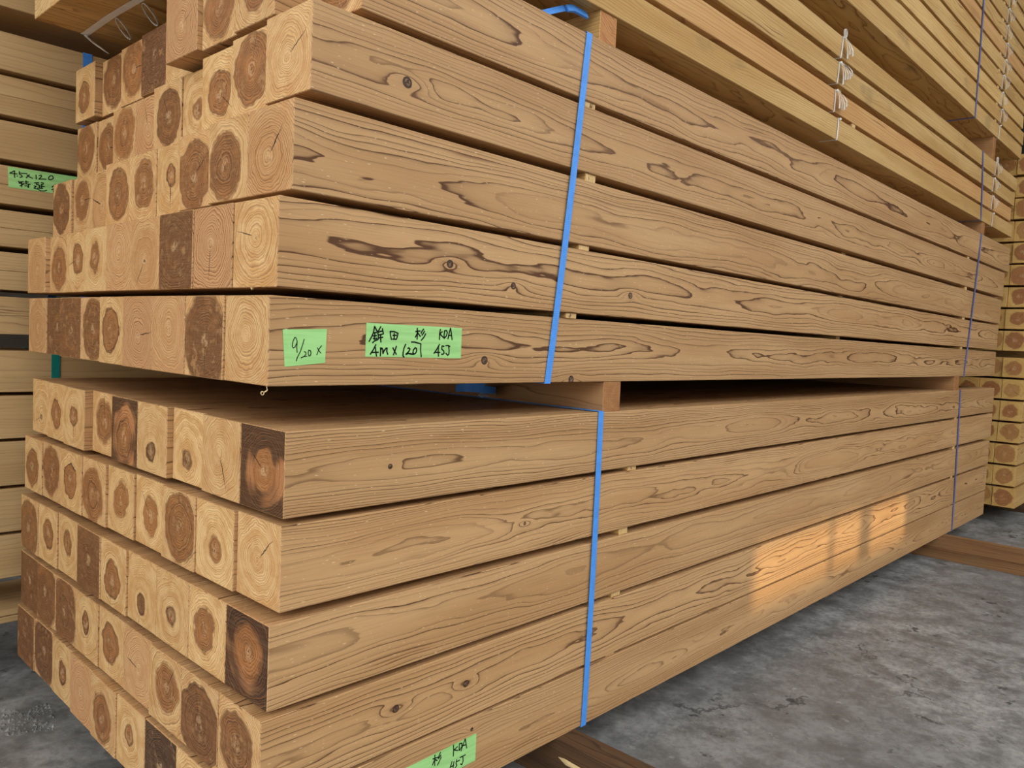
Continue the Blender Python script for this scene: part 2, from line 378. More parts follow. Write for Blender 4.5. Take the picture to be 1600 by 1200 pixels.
KNOTS = {'U4': [(.181, 1.241)], 'U2': [(.280, .983), (.429, .960), (.780, .968)], 'U1': [(.366, .830), (.60, .796)],
         'L1': [(.175, .667)], 'L2': [(.487, .535)], 'L4': [(.203, .280), (.355, .276)], 'L5': [(.374, .189)]}
KSIZE = {'U4': .0085, 'U2': .0065, 'U1': .0075, 'L1': .0042, 'L2': .0034, 'L4': .0065, 'L5': .0036}
CRK = {('U4', 0): (2.6, .0012), ('U3', 0): (2.3, .0014), ('L1', 1): (4.3, .0013), ('L2', 0): (2.4, .0010), ('L1', 0): (0.6, .0010), ('U4', 5): (1.2, .0010),
       ('U3', 3): (-1.57, .0014), ('L1', 5): (1.5, .0012), ('U1', 3): (3.0, .0010), ('U2', 1): (-1.5, .0008), ('U2', 3): (-.9, .0010), ('U3', 6): (0.3, .0016)}
LN = {'1': 'top', '2': 'second', '3': 'third', '4': 'fourth', '5': 'bottom'}
UN = {'1': 'bottom', '2': 'second', '3': 'third', '4': 'fourth', '5': 'top'}
for row, z in ZR.items():
    for i in range(9):
        hr, hd, rim, blk, pink, word = KIND[ROWK[row][i]]
        x0 = XO[row][i] if row in XO else XN[row] + (XF[row]-XN[row])*i/8 + (rng.uniform(-.003, .003) if 0 < i < 8 else 0)
        at = dict(heart=hr*rng.uniform(.82, 1.15), hd=hd if hd > 1.2 else hd*rng.uniform(.7, 1.1)+(.10 if hd > .1 else 0), rim=min(1, rim*rng.uniform(.4, 1.15)), blk=blk, pink=pink*rng.uniform(.6, 1.1), py=.06+rng.uniform(-.008, .008), pz=.06+rng.uniform(-.012, .010),
                  ring=rng.uniform(.0030, .0046), etone=rng.uniform(.95, 1.05))
        if ROWK[row][i] == 'b': at['pz'] = rng.uniform(.035, .05)
        if (row, i) in CRK: at['crack'], at['cw'] = CRK[(row, i)]
        elif rng.random() < .35: at['crack'], at['cw'] = rng.uniform(0, 6.28), rng.uniform(.0004, .0009)
        if i == 0:
            for n, (kx, kz) in enumerate(KNOTS.get(row, [])):
                s = ('k', 'k2', 'k3')[n]; at[s+'x'] = kx-x0; at[s+'z'] = kz-z; at['ks'] = KSIZE[row]
        o = timber('cedar_post', (x0, i*PITCHY, z), 4.0, .12, .12, (CEDAR, CEDAR_END), **at)
        side = 'first' if i == 0 else ORD[i]
        if row[0] == 'L': lay = {'5': 'bottom', '4': 'second', '3': 'third', '2': 'fourth', '1': 'top'}[row[1]]; bn = 'lower strapped bundle'
        else: lay = UN[row[1]]; bn = 'upper strapped bundle'
        tag(o, '%s cedar post, %s from aisle in %s layer of %s' % (word, side, lay, bn), 'timber', 'square cedar posts in the ' + bn)

# thin stickers between the layers
SX = [('L5', 'L4', .780), ('L4', 'L3', .790), ('L3', 'L2', .805), ('L2', 'L1', .825), ('U1', 'U2', .596), ('U2', 'U3', .625), ('U3', 'U4', .634), ('U4', 'U5', .622)]
for n, (a, b, x) in enumerate(SX):
    zb = ZR[a]+.12; h = ZR[b]-zb
    bn = 'lower bundle' if a[0] == 'L' else 'upper bundle'
    pr = ['bottom', 'second', 'third', 'top'][n % 4]
    for xx, wd, wh in ((x, .032, 'near labelled end'), (3.335, .034, 'near far end'), (1.98, .032, 'at middle')):
        ye = .004 if xx < 1.5 or xx > 3 else .03
        o = timber('sticker', (xx+wd/2, ye, zb), 1.08-ye, wd, h, (PALE, PALE_END), rotz=math.pi/2, ring=.004)
        tag(o, 'thin wooden sticker in %s layer gap of %s, %s' % (pr, bn, wh), 'spacer', 'stickers between layers')

def bearer(name, x0, x1, y0, y1, z0, z1, mats, label, cat='bearer', group=None, **at):
    o = timber(name, (x1, y0, z0), y1-y0, x1-x0, z1-z0, mats, rotz=math.pi/2, **at)
    return tag(o, label, cat, group)
B_END = (DULL, end_material('bearer_end', lin(182, 128, 74), lin(160, 104, 56), lin(168, 110, 62), lin(120, 72, 40)))
bearer('bearer', .708, .766, .002, 1.10, .7301, .7914, B_END, 'planed bearer between upper and lower bundles, beside blue strap nearest green tapes', py=-.01, pz=.03, ring=.004, pink=0)
bearer('bearer', 3.262, 3.333, .002, 1.10, .7301, .7914, B_END, 'bearer between upper and lower bundles at far end from green tapes', py=.1, pz=-.02)
R_END = (PALE, end_material('rough_bearer_end', lin(204, 146, 92), lin(184, 120, 70), lin(176, 104, 58), lin(140, 80, 44), .8))
bearer('bearer', .640, .693, .004, 1.05, 1.4399, 1.4970, R_END, 'rough-sawn bearer with reddish end under pale boards, beside bright blue strap', py=-.02, pz=.12, ring=.005)
bearer('bearer', 3.525, 3.575, .004, 1.05, 1.4399, 1.4970, B_END, 'bearer on upper cedar bundle under pale boards, at far end', py=.1, pz=-.02)
bearer('bearer', 3.62, 3.668, .006, .98, 1.793, 1.902, B_END, 'tall bearer between two bundles of pale sawn boards, at far end', py=.2, pz=-.02)
bearer('bearer', .80, .848, .006, .98, 1.793, 1.902, B_END, 'tall bearer between two bundles of pale sawn boards, above reddish bearer', py=.2, pz=-.02)

# ground skids
SK_END = (SKID, end_material('skid_end', lin(110, 84, 60), lin(90, 64, 44), lin(80, 56, 38), lin(60, 40, 26), .85))
SKB_END = (SKID_B, SK_END[1])
s1 = bearer('ground_skid', .608, .667, -.62, 1.14, 0, .09, SK_END, 'dark weathered skid on concrete under lower bundle, with pale splinter', 'skid', py=.03, pz=-.05, ring=.006)
bearer('ground_skid', 3.173, 3.283, -.74, 1.14, 0, .045, SKB_END, 'worn brown skid lying on concrete, underneath another skid', 'skid', py=.05, pz=-.06, ring=.006)
bearer('ground_skid', 3.184, 3.290, -.735, 1.14, .045, .09, SKB_END, 'worn brown skid stacked on another skid, under lower bundle', 'skid', py=.05, pz=-.06, ring=.006)
a = on(872, 1183, 0, .6065); b = on(907, 1201, 0, .6065)
d = b-a
me = mesh('splinter', [(a.x, a.y, a.z), (a.x-.001, a.y+d.y*.3, a.z+d.z*.3+.004), (a.x-.004, a.y+d.y*.55, a.z+d.z*.5-.002), (b.x-.001, b.y, b.z+.002), (b.x-.003, b.y, b.z-.006),
                       (a.x-.003, a.y+d.y*.4, a.z+d.z*.4-.006), (a.x+.002, a.y, a.z), (b.x+.002, b.y, b.z)], [(0, 1, 2, 5), (2, 3, 4, 5), (0, 5, 4, 7, 6), (1, 0, 6), (1, 6, 7, 3), (1, 3, 2), (3, 7, 4)])
sp = obj('splinter', me, SHAVE); sp.parent = s1; sp.matrix_parent_inverse = Matrix.Translation(s1.location).inverted() if False else (Matrix.Translation(s1.location) @ Matrix.Rotation(math.pi/2, 4, 'Z')).inverted()

# ------------------------------------------------------------------ strapping bands
def band_mesh(path, width, th=.0009, closed=True):
    """path: points (x, y, z) running round the bundle in the yz plane; band is `width` wide along x"""
    n = len(path); V = []; F = []
    for i, p in enumerate(path):
        p = Vector(p)
        a_ = Vector(path[(i-1) % n]) if closed or i > 0 else p
        b_ = Vector(path[(i+1) % n]) if closed or i < n-1 else p
        t = (b_-a_); t = Vector((0, t.y, t.z)).normalized(); nn = Vector((0, t.z, -t.y))
        for s in (-1, 1):
            for k in (0, 1): V.append(p + Vector((s*width/2, 0, 0)) + nn*(th*k))
    for i in range(n if closed else n-1):
        a_ = 4*i; b_ = 4*((i+1) % n)
        F += [(a_+1, a_+3, b_+3, b_+1), (a_, b_, b_+2, a_+2), (a_, a_+1, b_+1, b_), (a_+2, b_+2, b_+3, a_+3)]
    if not closed: F += [(0, 2, 3, 1), (4*n-4, 4*n-3, 4*n-1, 4*n-2)]
    return mesh('strap', V, F)
def strap(xb, xt, zb, zt, W, mat, label, width=.0165, y0=0.0, stand=.0022, cat='strap', group='plastic strapping bands'):
    e = .0012; pts = []
    N = 8
    for k in range(N+1):                                   # up the aisle face
        f = k/N; bow = stand*math.sin(math.pi*f)
        pts.append((xb+(xt-xb)*f, y0-e-bow, zb-e+(zt-zb+2*e)*f))
    pts.append((xt, y0+.004, zt+e+.0004))
    for k in range(1, 5): pts.append((xt, y0+W*k/4, zt+e))
    pts.append((xt, y0+W+e, zt+e)); pts.append((xb, y0+W+e, zb-e))
    for k in range(3, 0, -1): pts.append((xb, y0+W*k/4, zb-e))
    pts = pts[::-1]
    o = obj('strapping_band', band_mesh(pts, width), mat)
    return tag(o, label, cat, group)
s_u = strap(.530, .603, ZR['U1'], 1.4399, 1.084, BLUE, 'bright blue strap round upper cedar bundle, slanting beside long green tape')
s_l = strap(.693, .6985, ZR['L5'], .7301, 1.084, BLUE, 'bright blue strap round lower cedar bundle, beside end of planed bearer')
strap(3.388, 3.506, ZR['U1'], 1.4399, 1.084, DBLUE, 'greyish blue strap round upper cedar bundle near far end')
strap(3.392, 3.352, ZR['L5'], .7301, 1.084, DBLUE, 'greyish blue strap round lower cedar bundle near far end')
strap(3.475, 3.42, 1.497, 1.793, .985, DBLUE, 'greyish blue strap round lower bundle of pale sawn boards', .015)
strap(3.25, 3.236, 1.902, 2.644, .985, DBLUE, 'greyish blue strap round upper bundle of pale sawn boards', .015)

def ribbon(name, pts, wvec, mat, parent=None, th=.0006):
    """a thin ribbon along pts; wvec(i) gives the half-width vector"""
    V = []; F = []; n = len(pts)
    for i, p in enumerate(pts):
        p = Vector(p); h = Vector(wvec(i/(n-1)))
        t = (Vector(pts[min(i+1, n-1)])-Vector(pts[max(i-1, 0)])).normalized()
        nn = t.cross(h).normalized()*th/2
        V += [p-h-nn, p+h-nn, p+h+nn, p-h+nn]
    for i in range(n-1):
        a_, b_ = 4*i, 4*i+4
        for k in range(4): F.append((a_+k, a_+(k+1) % 4, b_+(k+1) % 4, b_+k))
    F += [(3, 2, 1, 0), (4*n-4, 4*n-3, 4*n-2, 4*n-1)]
    me = mesh(name, V, F)
    return obj(name, me, mat, parent)
# loose strap ends
c = on(745, 606, 0, .640)
pts = []
for k in range(34):
    t = k/33*2*math.pi*1.35+2.4; rad = .046-.008*k/33
    pts.append((c.x+rad*1.15*math.cos(t), c.y+rad*math.sin(t)*.8, c.z-.006+.010*k/33-.006*math.sin(t+1.2)))
ribbon('loose_coil', pts, lambda f: (0, 0, .0075), BLUE, s_l)
cl = on(755, 617, 0, .655)
ribbon('strap_clip', [(cl.x-.009, cl.y, cl.z-.002), (cl.x, cl.y, cl.z+.001), (cl.x+.010, cl.y-.002, cl.z-.002)], lambda f: (0, .006, .002), plain('clip_plastic', lin(190, 196, 200), .4), s_l, .003)
pts = [on(u, v, 1, yy) for u, v, yy in ((842, 22, .035), (862, 17, .03), (880, 13, .028), (896, 9, .026), (912, 6, .026))]
for q_ in pts: q_.z = min(q_.z, 1.484)
ribbon('loose_tail', pts, lambda f: (0, .003, .006), BLUE, s_u)
pts = [on(u, v, 1, .022) for u, v in ((886, 13), (896, 11), (908, 8), (918, 6))]
for q_ in pts: q_.z = min(q_.z, 1.484); q_.x = min(q_.x, .634)
ribbon('buckle', pts, lambda f: (0, .003, .0065), BLUE, s_u, .004)

# ------------------------------------------------------------------ bundles of pale sawn boards on top
def board_at():
    flat = rng.random() < .7
    return dict(py=rng.uniform(-.02, .13), pz=rng.uniform(-.10, -.01) if rng.random() < .5 else rng.uniform(.07, .16), ring=rng.uniform(.0045, .008), tone=rng.uniform(.86, 1.06), pink=rng.uniform(0, .4), etone=rng.uniform(.9, 1.02))
WARM = side_material('reddish_board_side', lin(214, 170, 112), lin(202, 152, 94), lin(152, 98, 54), wander=0.06, warp=0.03, contrast=0.6, flecks=False, rough=.7)
B3Z = [1.497, 1.571, 1.654, 1.731]
BW, BH = .109, .062
for r, z in enumerate(B3Z):
    for cidx in range(9):
        L = 4.05
        xs = [.055, .02, .05, .075][r] - .0115*cidx + rng.uniform(-.004, .004) + (.0 if cidx else 0)
        if r == 0 and cidx == 8: xs = -.038
        if r == 0 and cidx == 7: xs = -.0375
        if r == 1 and cidx == 0: xs = -.005
        mt = (WARM, PALE_END) if (r == 1 and cidx == 0) else (PALE, PALE_END)
        o = timber('sawn_board', (xs, cidx*.1095, z), L, BW, BH, mt, **board_at())
        lab = 'pale sawn board, %s from aisle in %s layer of bundle resting on cedar posts' % (ORD[cidx], ['bottom', 'second', 'third', 'top'][r])
        if r == 1 and cidx == 0: lab = 'reddish sawn board on aisle side, second layer of bundle resting on cedar posts'
        tag(o, lab, 'board', 'sawn boards of the bundle on the cedar posts')
    if r < 3:
        zb = z+BH; h = B3Z[r+1]-zb
        for xx, ye, wh in ((1.80, .012, 'near middle'), (3.70, .012, 'near far end'), (.30, .02, 'near front end')):
            if r == 0 and wh == 'near middle': xx = 1.90; ye = .001
            o = timber('sticker', (xx+.028, ye, zb), .96, .028, h, (WARM, PALE_END), rotz=math.pi/2)
            tag(o, 'thin sticker in %s gap of first pale board bundle, %s' % (['bottom', 'middle', 'top'][r], wh), 'spacer', 'stickers in the pale board bundles')
B4Z0, B4P, B4N = 1.902, .0755, 10
for r in range(B4N):
    for cidx in range(9):
        xs = .12 + .02*math.sin(r*2.1) - .010*cidx + rng.uniform(-.006, .006)
        mt = (WARM, PALE_END) if (r, cidx) == (5, 0) else (PALE, PALE_END)
        o = timber('sawn_board', (xs, cidx*.1095, B4Z0+r*B4P), L, BW, BH, mt, **board_at())
        tag(o, 'pale sawn board, %s from aisle in %s layer of topmost board bundle' % (ORD[cidx], ORD[r] if r else 'bottom'), 'board', 'sawn boards of the topmost bundle')
    if r < B4N-1:
        for xx, wh in ((1.6, 'near middle'), (3.60, 'near far end')):
            o = timber('sticker', (xx+.028, .003, B4Z0+r*B4P+BH), .96, .028, B4P-BH, (PALE, PALE_END), rotz=math.pi/2)
            tag(o, 'thin sticker in %s gap of topmost board bundle, %s' % (ORD[r], wh), 'spacer', 'stickers in the pale board bundles')

# white ribbon ties, one round each layer
def tie(x, z0, z1, label, group, loop=False, tails=4, lean=0.0):
    e = bpy.data.objects.new('ribbon_tie', None); link(e); e.location = (x, 0, z0)
    tag(e, label, 'ribbon', group)
    h = z1-z0
    ribbon('band', [(-.004, .05, -.0008), (0, .0, -.0012), (0, -.0014, .002), (lean*.5, -.0022, h*.5), (lean, -.0014, h-.001), (lean, .0, h+.0012), (lean+.003, .05, h+.001)], lambda f: (.0038, 0, 0), WHITE, e)
    kx, kz = lean, h-.002
    V = []; F = []
    for i in range(6):
        for j in range(8):
            th = math.pi*i/5; ph = 2*math.pi*j/8
            V.append((kx+.003+.0055*math.sin(th)*math.cos(ph), -.005+.004*math.sin(th)*math.sin(ph), kz+.004*math.cos(th)))
    for i in range(5):
        for j in range(8): F.append((i*8+j, i*8+(j+1) % 8, i*8+8+(j+1) % 8, i*8+8+j))
    obj('knot', mesh('knot', V, F), WHITE, e)
    for t in range(tails):
        ang = -1.40+.24*t+rng.uniform(-.08, .08); ln = rng.uniform(.045, .062)
        dx, dz = math.cos(ang)*ln, math.sin(ang)*ln
        pts = [(kx+.003, -.006, kz), (kx+.003+dx*.4, -.011-.002*t, kz+dz*.4+.002), (kx+.003+dx*.75, -.013-.003*t, kz+dz*.75), (kx+.003+dx, -.012-.002*t, kz+dz-.003)]
        ribbon('tail', pts, lambda f: (.0012+.0062*f, .0008, .003*f), WHITE, e)
    if loop:
        pts = [(kx+.002+.007*math.sin(q_), -.006, kz+.012-.012*math.cos(q_)) for q_ in [2*math.pi*k/14 for k in range(15)]]
        ribbon('loop', pts, lambda f: (.001, .0035, .001), WHITE, e)
    return e
for r, z in enumerate(B3Z):
    nm = ['bottom', 'second', 'third', 'top'][r]
    tie([1.785, 1.752, 1.762, 1.775][r], z, z+BH, 'white plastic ribbon tie round %s layer of first board bundle, midway' % nm, 'ribbon ties on the first board bundle', loop=(r == 3), tails=(0, 4, 5, 3)[r], lean=(.004, .003, .006, .010)[r])
    tie([3.675, 3.640, 3.640, 3.662][r], z, z+BH, 'white plastic ribbon tie round %s layer of first board bundle, far end' % nm, 'ribbon ties on the first board bundle', loop=(r == 3), tails=(0, 4, 4, 4)[r], lean=.006)
for r in range(B4N):
    z = B4Z0+r*B4P
    tie(3.675+.01*math.sin(r*1.7), z, z+BH, 'white plastic ribbon tie round %s layer of topmost board bundle' % (ORD[r] if r else 'bottom'), 'ribbon ties on the topmost board bundle', tails=(0, 4, 3, 5, 4, 4, 3, 4, 4, 4)[r], lean=.004)
# ribbon under the bottom layer near the front end, with hanging loops
e = bpy.data.objects.new('ribbon_tie', None); link(e); e.location = (.06, .985, 1.497)
tag(e, 'white plastic ribbon with hanging loops under front end of first board bundle', 'ribbon', 'ribbon ties on the first board bundle')
ribbon('band', [(0, .003, .05), (0, .003, .0), (0, .0, -.002), (-.003, -.16, -.0016), (0, -.28, -.002), (.002, -.6, -.002), (0, -.987, -.002), (0, -.989, .06)], lambda f: (.0075, 0, 0), WHITE, e)
for yb, xx in ((-.16, 0.0), (-.285, .004)):
    pts = []
    for k in range(15):
        t = k/14*2*math.pi
        pts.append((xx+.006+.030*math.sin(t/2)**2, yb-.012*math.sin(t)-.004, -.003-.034*math.sin(t/2)**2))
    ribbon('loop', pts, lambda f: (.0025, .0035, .0025), WHITE, e)
for k in range(4):
    pts = [(0, .0, -.002), (.010, -.002-.006*k, -.010-.003*k), (.026, -.004-.008*k, -.020-.003*k), (.040, -.004-.009*k, -.026-.004*k)]
    ribbon('tail', pts, lambda f: (.002, .004*f+.001, .002), WHITE, e)

# ------------------------------------------------------------------ beige boards in the parallel stack behind
LY = 1.2
LROW = [(.131, .146, 0), (.148, .163, 0), (.241, .345, 1), (.353, .457, 1), (.465, .570, 1), (.578, .680, 1), (.689, .787, 1),
        (.826, .8695, 0), (.870, .914, 0), (.930, .974, 0), (.9745, 1.018, 0), (1.031, 1.0735, 0), (1.074, 1.115, 0), (1.130, 1.1735, 0), (1.174, 1.218, 0),
        (1.232, 1.320, 1), (1.333, 1.377, 0), (1.3775, 1.422, 0), (1.435, 1.520, 1), (1.577, 1.621, 0), (1.6215, 1.665, 0), (1.678, 1.765, 1)]
for n, (z0, z1, single) in enumerate(LROW):
    for cidx in range(2):
        o = timber('beige_board', (-2.15+rng.uniform(-.01, .01), LY+cidx*.1205, z0), 4.0, .12, z1-z0, (BEIGE, PALE_END), py=rng.uniform(-.08, .2), pz=rng.uniform(-.12, -.03) if n % 2 else rng.uniform(.12, .2),
                   ring=rng.uniform(.006, .010), tone=rng.uniform(.93, 1.05), pink=0)
        kind = 'thick beige timber' if single else 'thin beige board'
        row = ['front', 'back'][cidx]
        tag(o, '%s, %s row, %s up from floor in stack behind cedar bundles' % (kind, row, ORD[n]), 'board', 'beige boards in the rear stack')
# stickers and bearers inside that stack
prev = 0.0
gaps = []
for n, (z0, z1, s) in enumerate(LROW):
    if z0-prev > .004: gaps.append((prev, z0, n))
    prev = z1
for k, (za, zb, n) in enumerate(gaps):
    for xx, wh in ((-1.3, 'front'), (1.1, 'rear')):
        big = zb-za > .03
        o = timber('bearer' if big else 'sticker', (xx+.05, LY+.004, za), .236, .05, zb-za, (PALE, PALE_END), rotz=math.pi/2)
        tag(o, '%s in %s gap up of beige rear stack, %s end' % ('bearer' if big else 'thin sticker', ORD[k], wh), 'bearer' if big else 'spacer', 'spacers in the rear stack')
def v_strap(x, z0, z1, mat, label, width):
    pts = [(x, LY-.0012, z0-.001), (x, LY-.002, (z0+z1)/2), (x, LY-.0012, z1+.001), (x, LY+.241, z1+.001), (x, LY+.243, z1), (x, LY+.243, z0), (x, LY+.241, z0-.001)][::-1]
    tag(obj('strapping_band', band_mesh(pts, width), mat), label, 'strap', 'plastic strapping bands')
v_strap(.137, .826, 1.520, BLUE, 'blue strap on beige rear stack showing above highest cedar layer', .021)
v_strap(.074, .241, .787, TEAL, 'teal strap on beige rear stack showing between the two cedar bundles', .019)

# ------------------------------------------------------------------ yellow posts stacked beyond the far end
zz = .09; k = 0
for r in range(16):
    for cidx in range(3):
        hh = rng.uniform(.034, .044)
        o = timber('yellow_post', (4.28+rng.uniform(-.012, .012), -.075+cidx*.1065+(.006*math.sin(r)), zz), 3.0, .105, .105, (PALE, YELLOW_END), heart=hh if rng.random() < .9 else .05, hd=rng.uniform(.15, .5), rim=.25,
                   py=.0525+rng.uniform(-.006, .006), pz=.0525+rng.uniform(-.006, .006), ring=.0035, tone=.95, crack=rng.uniform(0, 6.28), cw=.0007 if rng.random() < .5 else 0)
        if r == 0: rw = 'bottom'
        else: rw = ORD[r]
        tag(o, 'yellow round-hearted post, %s from aisle, %s layer of stack beyond far end' % (ORD[cidx], rw), 'timber', 'yellow posts beyond the far end')
    gap = .035 if r == 6 else .0105
    for xx, wh in ((4.7, 'near'), (6.9, 'distant')):
        o = timber('sticker', (xx+.03, -.07, zz+.105), .31, .03, gap, (PALE, PALE_END), rotz=math.pi/2)
        tag(o, 'sticker on %s layer of yellow post stack, %s end' % (rw, wh), 'spacer', 'stickers in the yellow post stack')
    zz += .105+gap
bearer('ground_skid', 4.75, 4.84, -.06, .26, 0, .09, SK_END, 'dark skid under yellow post stack, end toward cedar bundles', 'skid')
bearer('ground_skid', 6.7, 6.8, -.06, .26, 0, .09, SK_END, 'dark skid under yellow post stack, end away from cedar bundles', 'skid')

# ------------------------------------------------------------------ green tapes with marker writing
def tape(corners, label, strokes, pen, y, lines=None):
    """corners TL, TR, BR, BL as world points on the plane Y = y; strokes are lists of world points"""
    TL, TR, BR, BL = corners; V = []; F = []; nu, nv = 10, 4
    for k in (0, 1):
        for j in range(nv+1):
            for i in range(nu+1):
                u, v = i/nu, j/nv
                p = (BL*(1-u)+BR*u)*(1-v)+(TL*(1-u)+TR*u)*v
                V.append((p.x, y-.0003-(.0004 if k else 0)-.0004*math.sin(u*9+v*2)**2*(.3 if k else 0), p.z))
    n = (nu+1)*(nv+1)
    for j in range(nv):
        for i in range(nu):
            a_ = j*(nu+1)+i
            F.append((n+a_, n+a_+1, n+a_+nu+2, n+a_+nu+1)); F.append((a_, a_+nu+1, a_+nu+2, a_+1))
    ring = [i for i in range(nu+1)] + [j*(nu+1)+nu for j in range(1, nv+1)] + [nv*(nu+1)+i for i in range(nu-1, -1, -1)] + [j*(nu+1) for j in range(nv-1, 0, -1)]
    for q_ in range(len(ring)):
        a_, b_ = ring[q_], ring[(q_+1) % len(ring)]; F.append((a_, b_, n+b_, n+a_))
    t = obj('green_tape', mesh('green_tape', V, F), TAPE); tag(t, label, 'tape label')
    V = []; F = []
    def quad(p, q_, w0):
        d_ = q_-p
        if d_.length < 1e-6: return
        d_ = d_.normalized(); s = Vector((-d_.z, 0, d_.x))*w0
        p = p-d_*w0*.5; q_ = q_+d_*w0*.5; b0 = len(V)
        for yy in (y-.00055, y-.00105):
            for c_ in (p-s, p+s, q_+s, q_-s): V.append((c_.x, yy, c_.z))
        F.extend([(b0+4, b0+7, b0+6, b0+5)]+[(b0+i, b0+(i+1) % 4, b0+4+(i+1) % 4, b0+4+i) for i in range(4)])
    if lines is None: lines = [strokes]
    for ln in lines:
        V.clear(); F.clear()
        for st in ln:
            for p, q_ in zip(st, st[1:]): quad(p, q_, pen)
        obj('handwritten_character', mesh('handwritten_character', V, F), INK, t)
    return t
def crop(strokes, ox, oy, sc, y):
    return [[on(ox+px/sc, oy+py/sc, 1, y) for px, py in s] for s in strokes]
# long tape: place name, cedar, KDA / 4m x 120 45J
S1 = [[(365, 185), (330, 370), (270, 500), (205, 620)], [(365, 185), (430, 310), (455, 350)], [(320, 370), (420, 360)], [(315, 460), (425, 450)], [(372, 365), (368, 560)], [(325, 520), (350, 550)], [(430, 520), (400, 550)],
      [(305, 655), (370, 600), (440, 570)], [(545, 190), (500, 270), (455, 350), (470, 450), (475, 540), (440, 575)], [(480, 350), (540, 325), (600, 320)], [(590, 245), (600, 310), (620, 400)], [(490, 430), (560, 415), (610, 400)],
      [(500, 510), (605, 500)], [(535, 420), (540, 560), (548, 640)],
      [(815, 325), (825, 450), (850, 565)], [(815, 330), (930, 335), (1040, 385), (1020, 480), (990, 560)], [(890, 445), (995, 440)], [(930, 385), (930, 540)], [(885, 550), (990, 555)],
      [(400, 710), (330, 850), (240, 990)], [(265, 935), (475, 930)], [(385, 790), (400, 920), (420, 1045)],
      [(535, 800), (540, 900), (528, 1035)], [(540, 860), (575, 810), (600, 850), (605, 970)], [(605, 970), (640, 880), (690, 820), (725, 810), (715, 900), (745, 995)],
      [(890, 800), (940, 900), (990, 990)], [(995, 755), (960, 860), (905, 1010)], [(1260, 700), (1210, 820), (1185, 950), (1185, 1040), (1215, 1065)],
      [(1320, 820), (1355, 805), (1385, 840), (1350, 910), (1265, 990)], [(1265, 990), (1340, 965), (1470, 985)]]
S2 = [[(210, 235), (215, 400), (205, 555)], [(165, 335), (225, 320), (295, 318)], [(215, 370), (190, 430), (155, 495)], [(225, 370), (260, 420), (300, 475)], [(395, 265), (350, 320), (320, 385)], [(420, 320), (385, 385), (345, 440)], [(455, 395), (400, 500), (325, 585)],
      [(880, 270), (855, 400), (850, 565)], [(935, 335), (860, 400), (910, 450), (965, 500)], [(1000, 310), (985, 420), (985, 535)], [(1000, 310), (1050, 300), (1080, 360), (1050, 460), (985, 530)],
      [(1170, 235), (1130, 380), (1095, 545)], [(1170, 235), (1195, 400), (1215, 570)], [(1110, 445), (1205, 445)],
      [(40, 635), (130, 635), (230, 665), (315, 690), (305, 850), (325, 1060)], [(150, 800), (100, 860), (85, 940), (110, 985), (160, 960), (195, 890), (185, 820), (150, 800)], [(0, 975), (110, 985)],
      [(850, 705), (770, 850), (690, 965)], [(710, 930), (865, 935)], [(825, 770), (815, 900), (822, 1045)], [(985, 760), (925, 750), (915, 840), (970, 890), (985, 950), (950, 990), (905, 985)], [(1030, 740), (1100, 735), (1155, 765)], [(1110, 745), (1130, 870), (1120, 990), (1085, 1015), (1035, 960)]]
C1 = (14, 19, 22, 25, 27, 28); C2 = (7, 9, 11, 14, 15, 17, 20, 21)
def chars(st, cuts):
    c = (0,)+tuple(cuts)+(len(st),)
    return [st[a_:b_] for a_, b_ in zip(c, c[1:])]
W1 = crop(S1, 565, 500, 18.46, 0.0); W2 = crop(S2, 640, 500, 18.46, 0.0)
TC = [on(u, v, 1, 0.0) for u, v in ((572.2, 504.3), (721.4, 512.6), (719.6, 559.8), (570.2, 557.3))]
tape(TC, 'long green tape handwritten KDA 45J on upper bundle, beside blue strap', None, .0011, 0.0, chars(W1, C1)+chars(W2, C2))
# short tape: 9/20 x
S3 = [[(440, 420), (400, 330), (370, 335), (325, 450), (310, 560), (335, 610), (380, 590), (430, 490), (440, 430), (430, 600), (440, 735)], [(630, 375), (590, 520), (530, 700), (440, 880), (420, 960)],
      [(625, 715), (670, 720), (680, 770), (640, 830), (545, 875)], [(545, 875), (620, 845), (705, 830)], [(750, 670), (735, 750), (760, 830), (800, 810), (815, 740), (795, 680), (750, 670)], [(980, 605), (1030, 690), (1075, 750)], [(1095, 550), (1020, 650), (965, 800)]]
TC3 = [on(438+px/17.14, 508+py/17.14, 1, 0.0) for px, py in ((58, 115), (1240, 105), (1190, 1010), (108, 1115))]
tape(TC3, 'short green tape handwritten 9/20 x on upper bundle, beside post end', None, .0006, 0.0, chars(crop(S3, 438, 508, 17.14, 0.0), (1, 2, 4, 5)))
# tape on the bottom layer, same wording in a tighter hand
S4 = [[(655, 525), (650, 640), (648, 745)], [(610, 610), (720, 570)], [(650, 620), (600, 735)], [(660, 620), (700, 640)], [(770, 470), (720, 590)], [(780, 525), (730, 600)], [(785, 565), (750, 650), (705, 735)],
      [(1040, 320), (1042, 430), (1035, 550)], [(1125, 350), (1050, 420), (1130, 430)], [(1165, 290), (1155, 430)], [(1165, 290), (1215, 280), (1215, 350), (1160, 430)], [(1285, 190), (1240, 310), (1195, 440)], [(1285, 190), (1315, 380)], [(1220, 330), (1300, 310)],
      [(1010, 660), (970, 790)], [(970, 775), (1050, 740)], [(1050, 660), (1030, 800)], [(1110, 620), (1090, 690), (1110, 740), (1070, 800)], [(1100, 670), (1170, 630)], [(1175, 580), (1290, 520)], [(1235, 550), (1240, 650), (1215, 725), (1185, 710)]]
W4 = crop(S4, 630, 1140, 13.333, 0.0)
TR4 = on(744, 1145.6, 1, 0.0); BR4 = on(742.2, 1188, 1, 0.0); LL = on(634.5, 1199.6, 1, 0.0)
dirv = (LL-TR4).normalized(); TL4 = TR4+dirv*.19; BL4 = BR4+dirv*.193
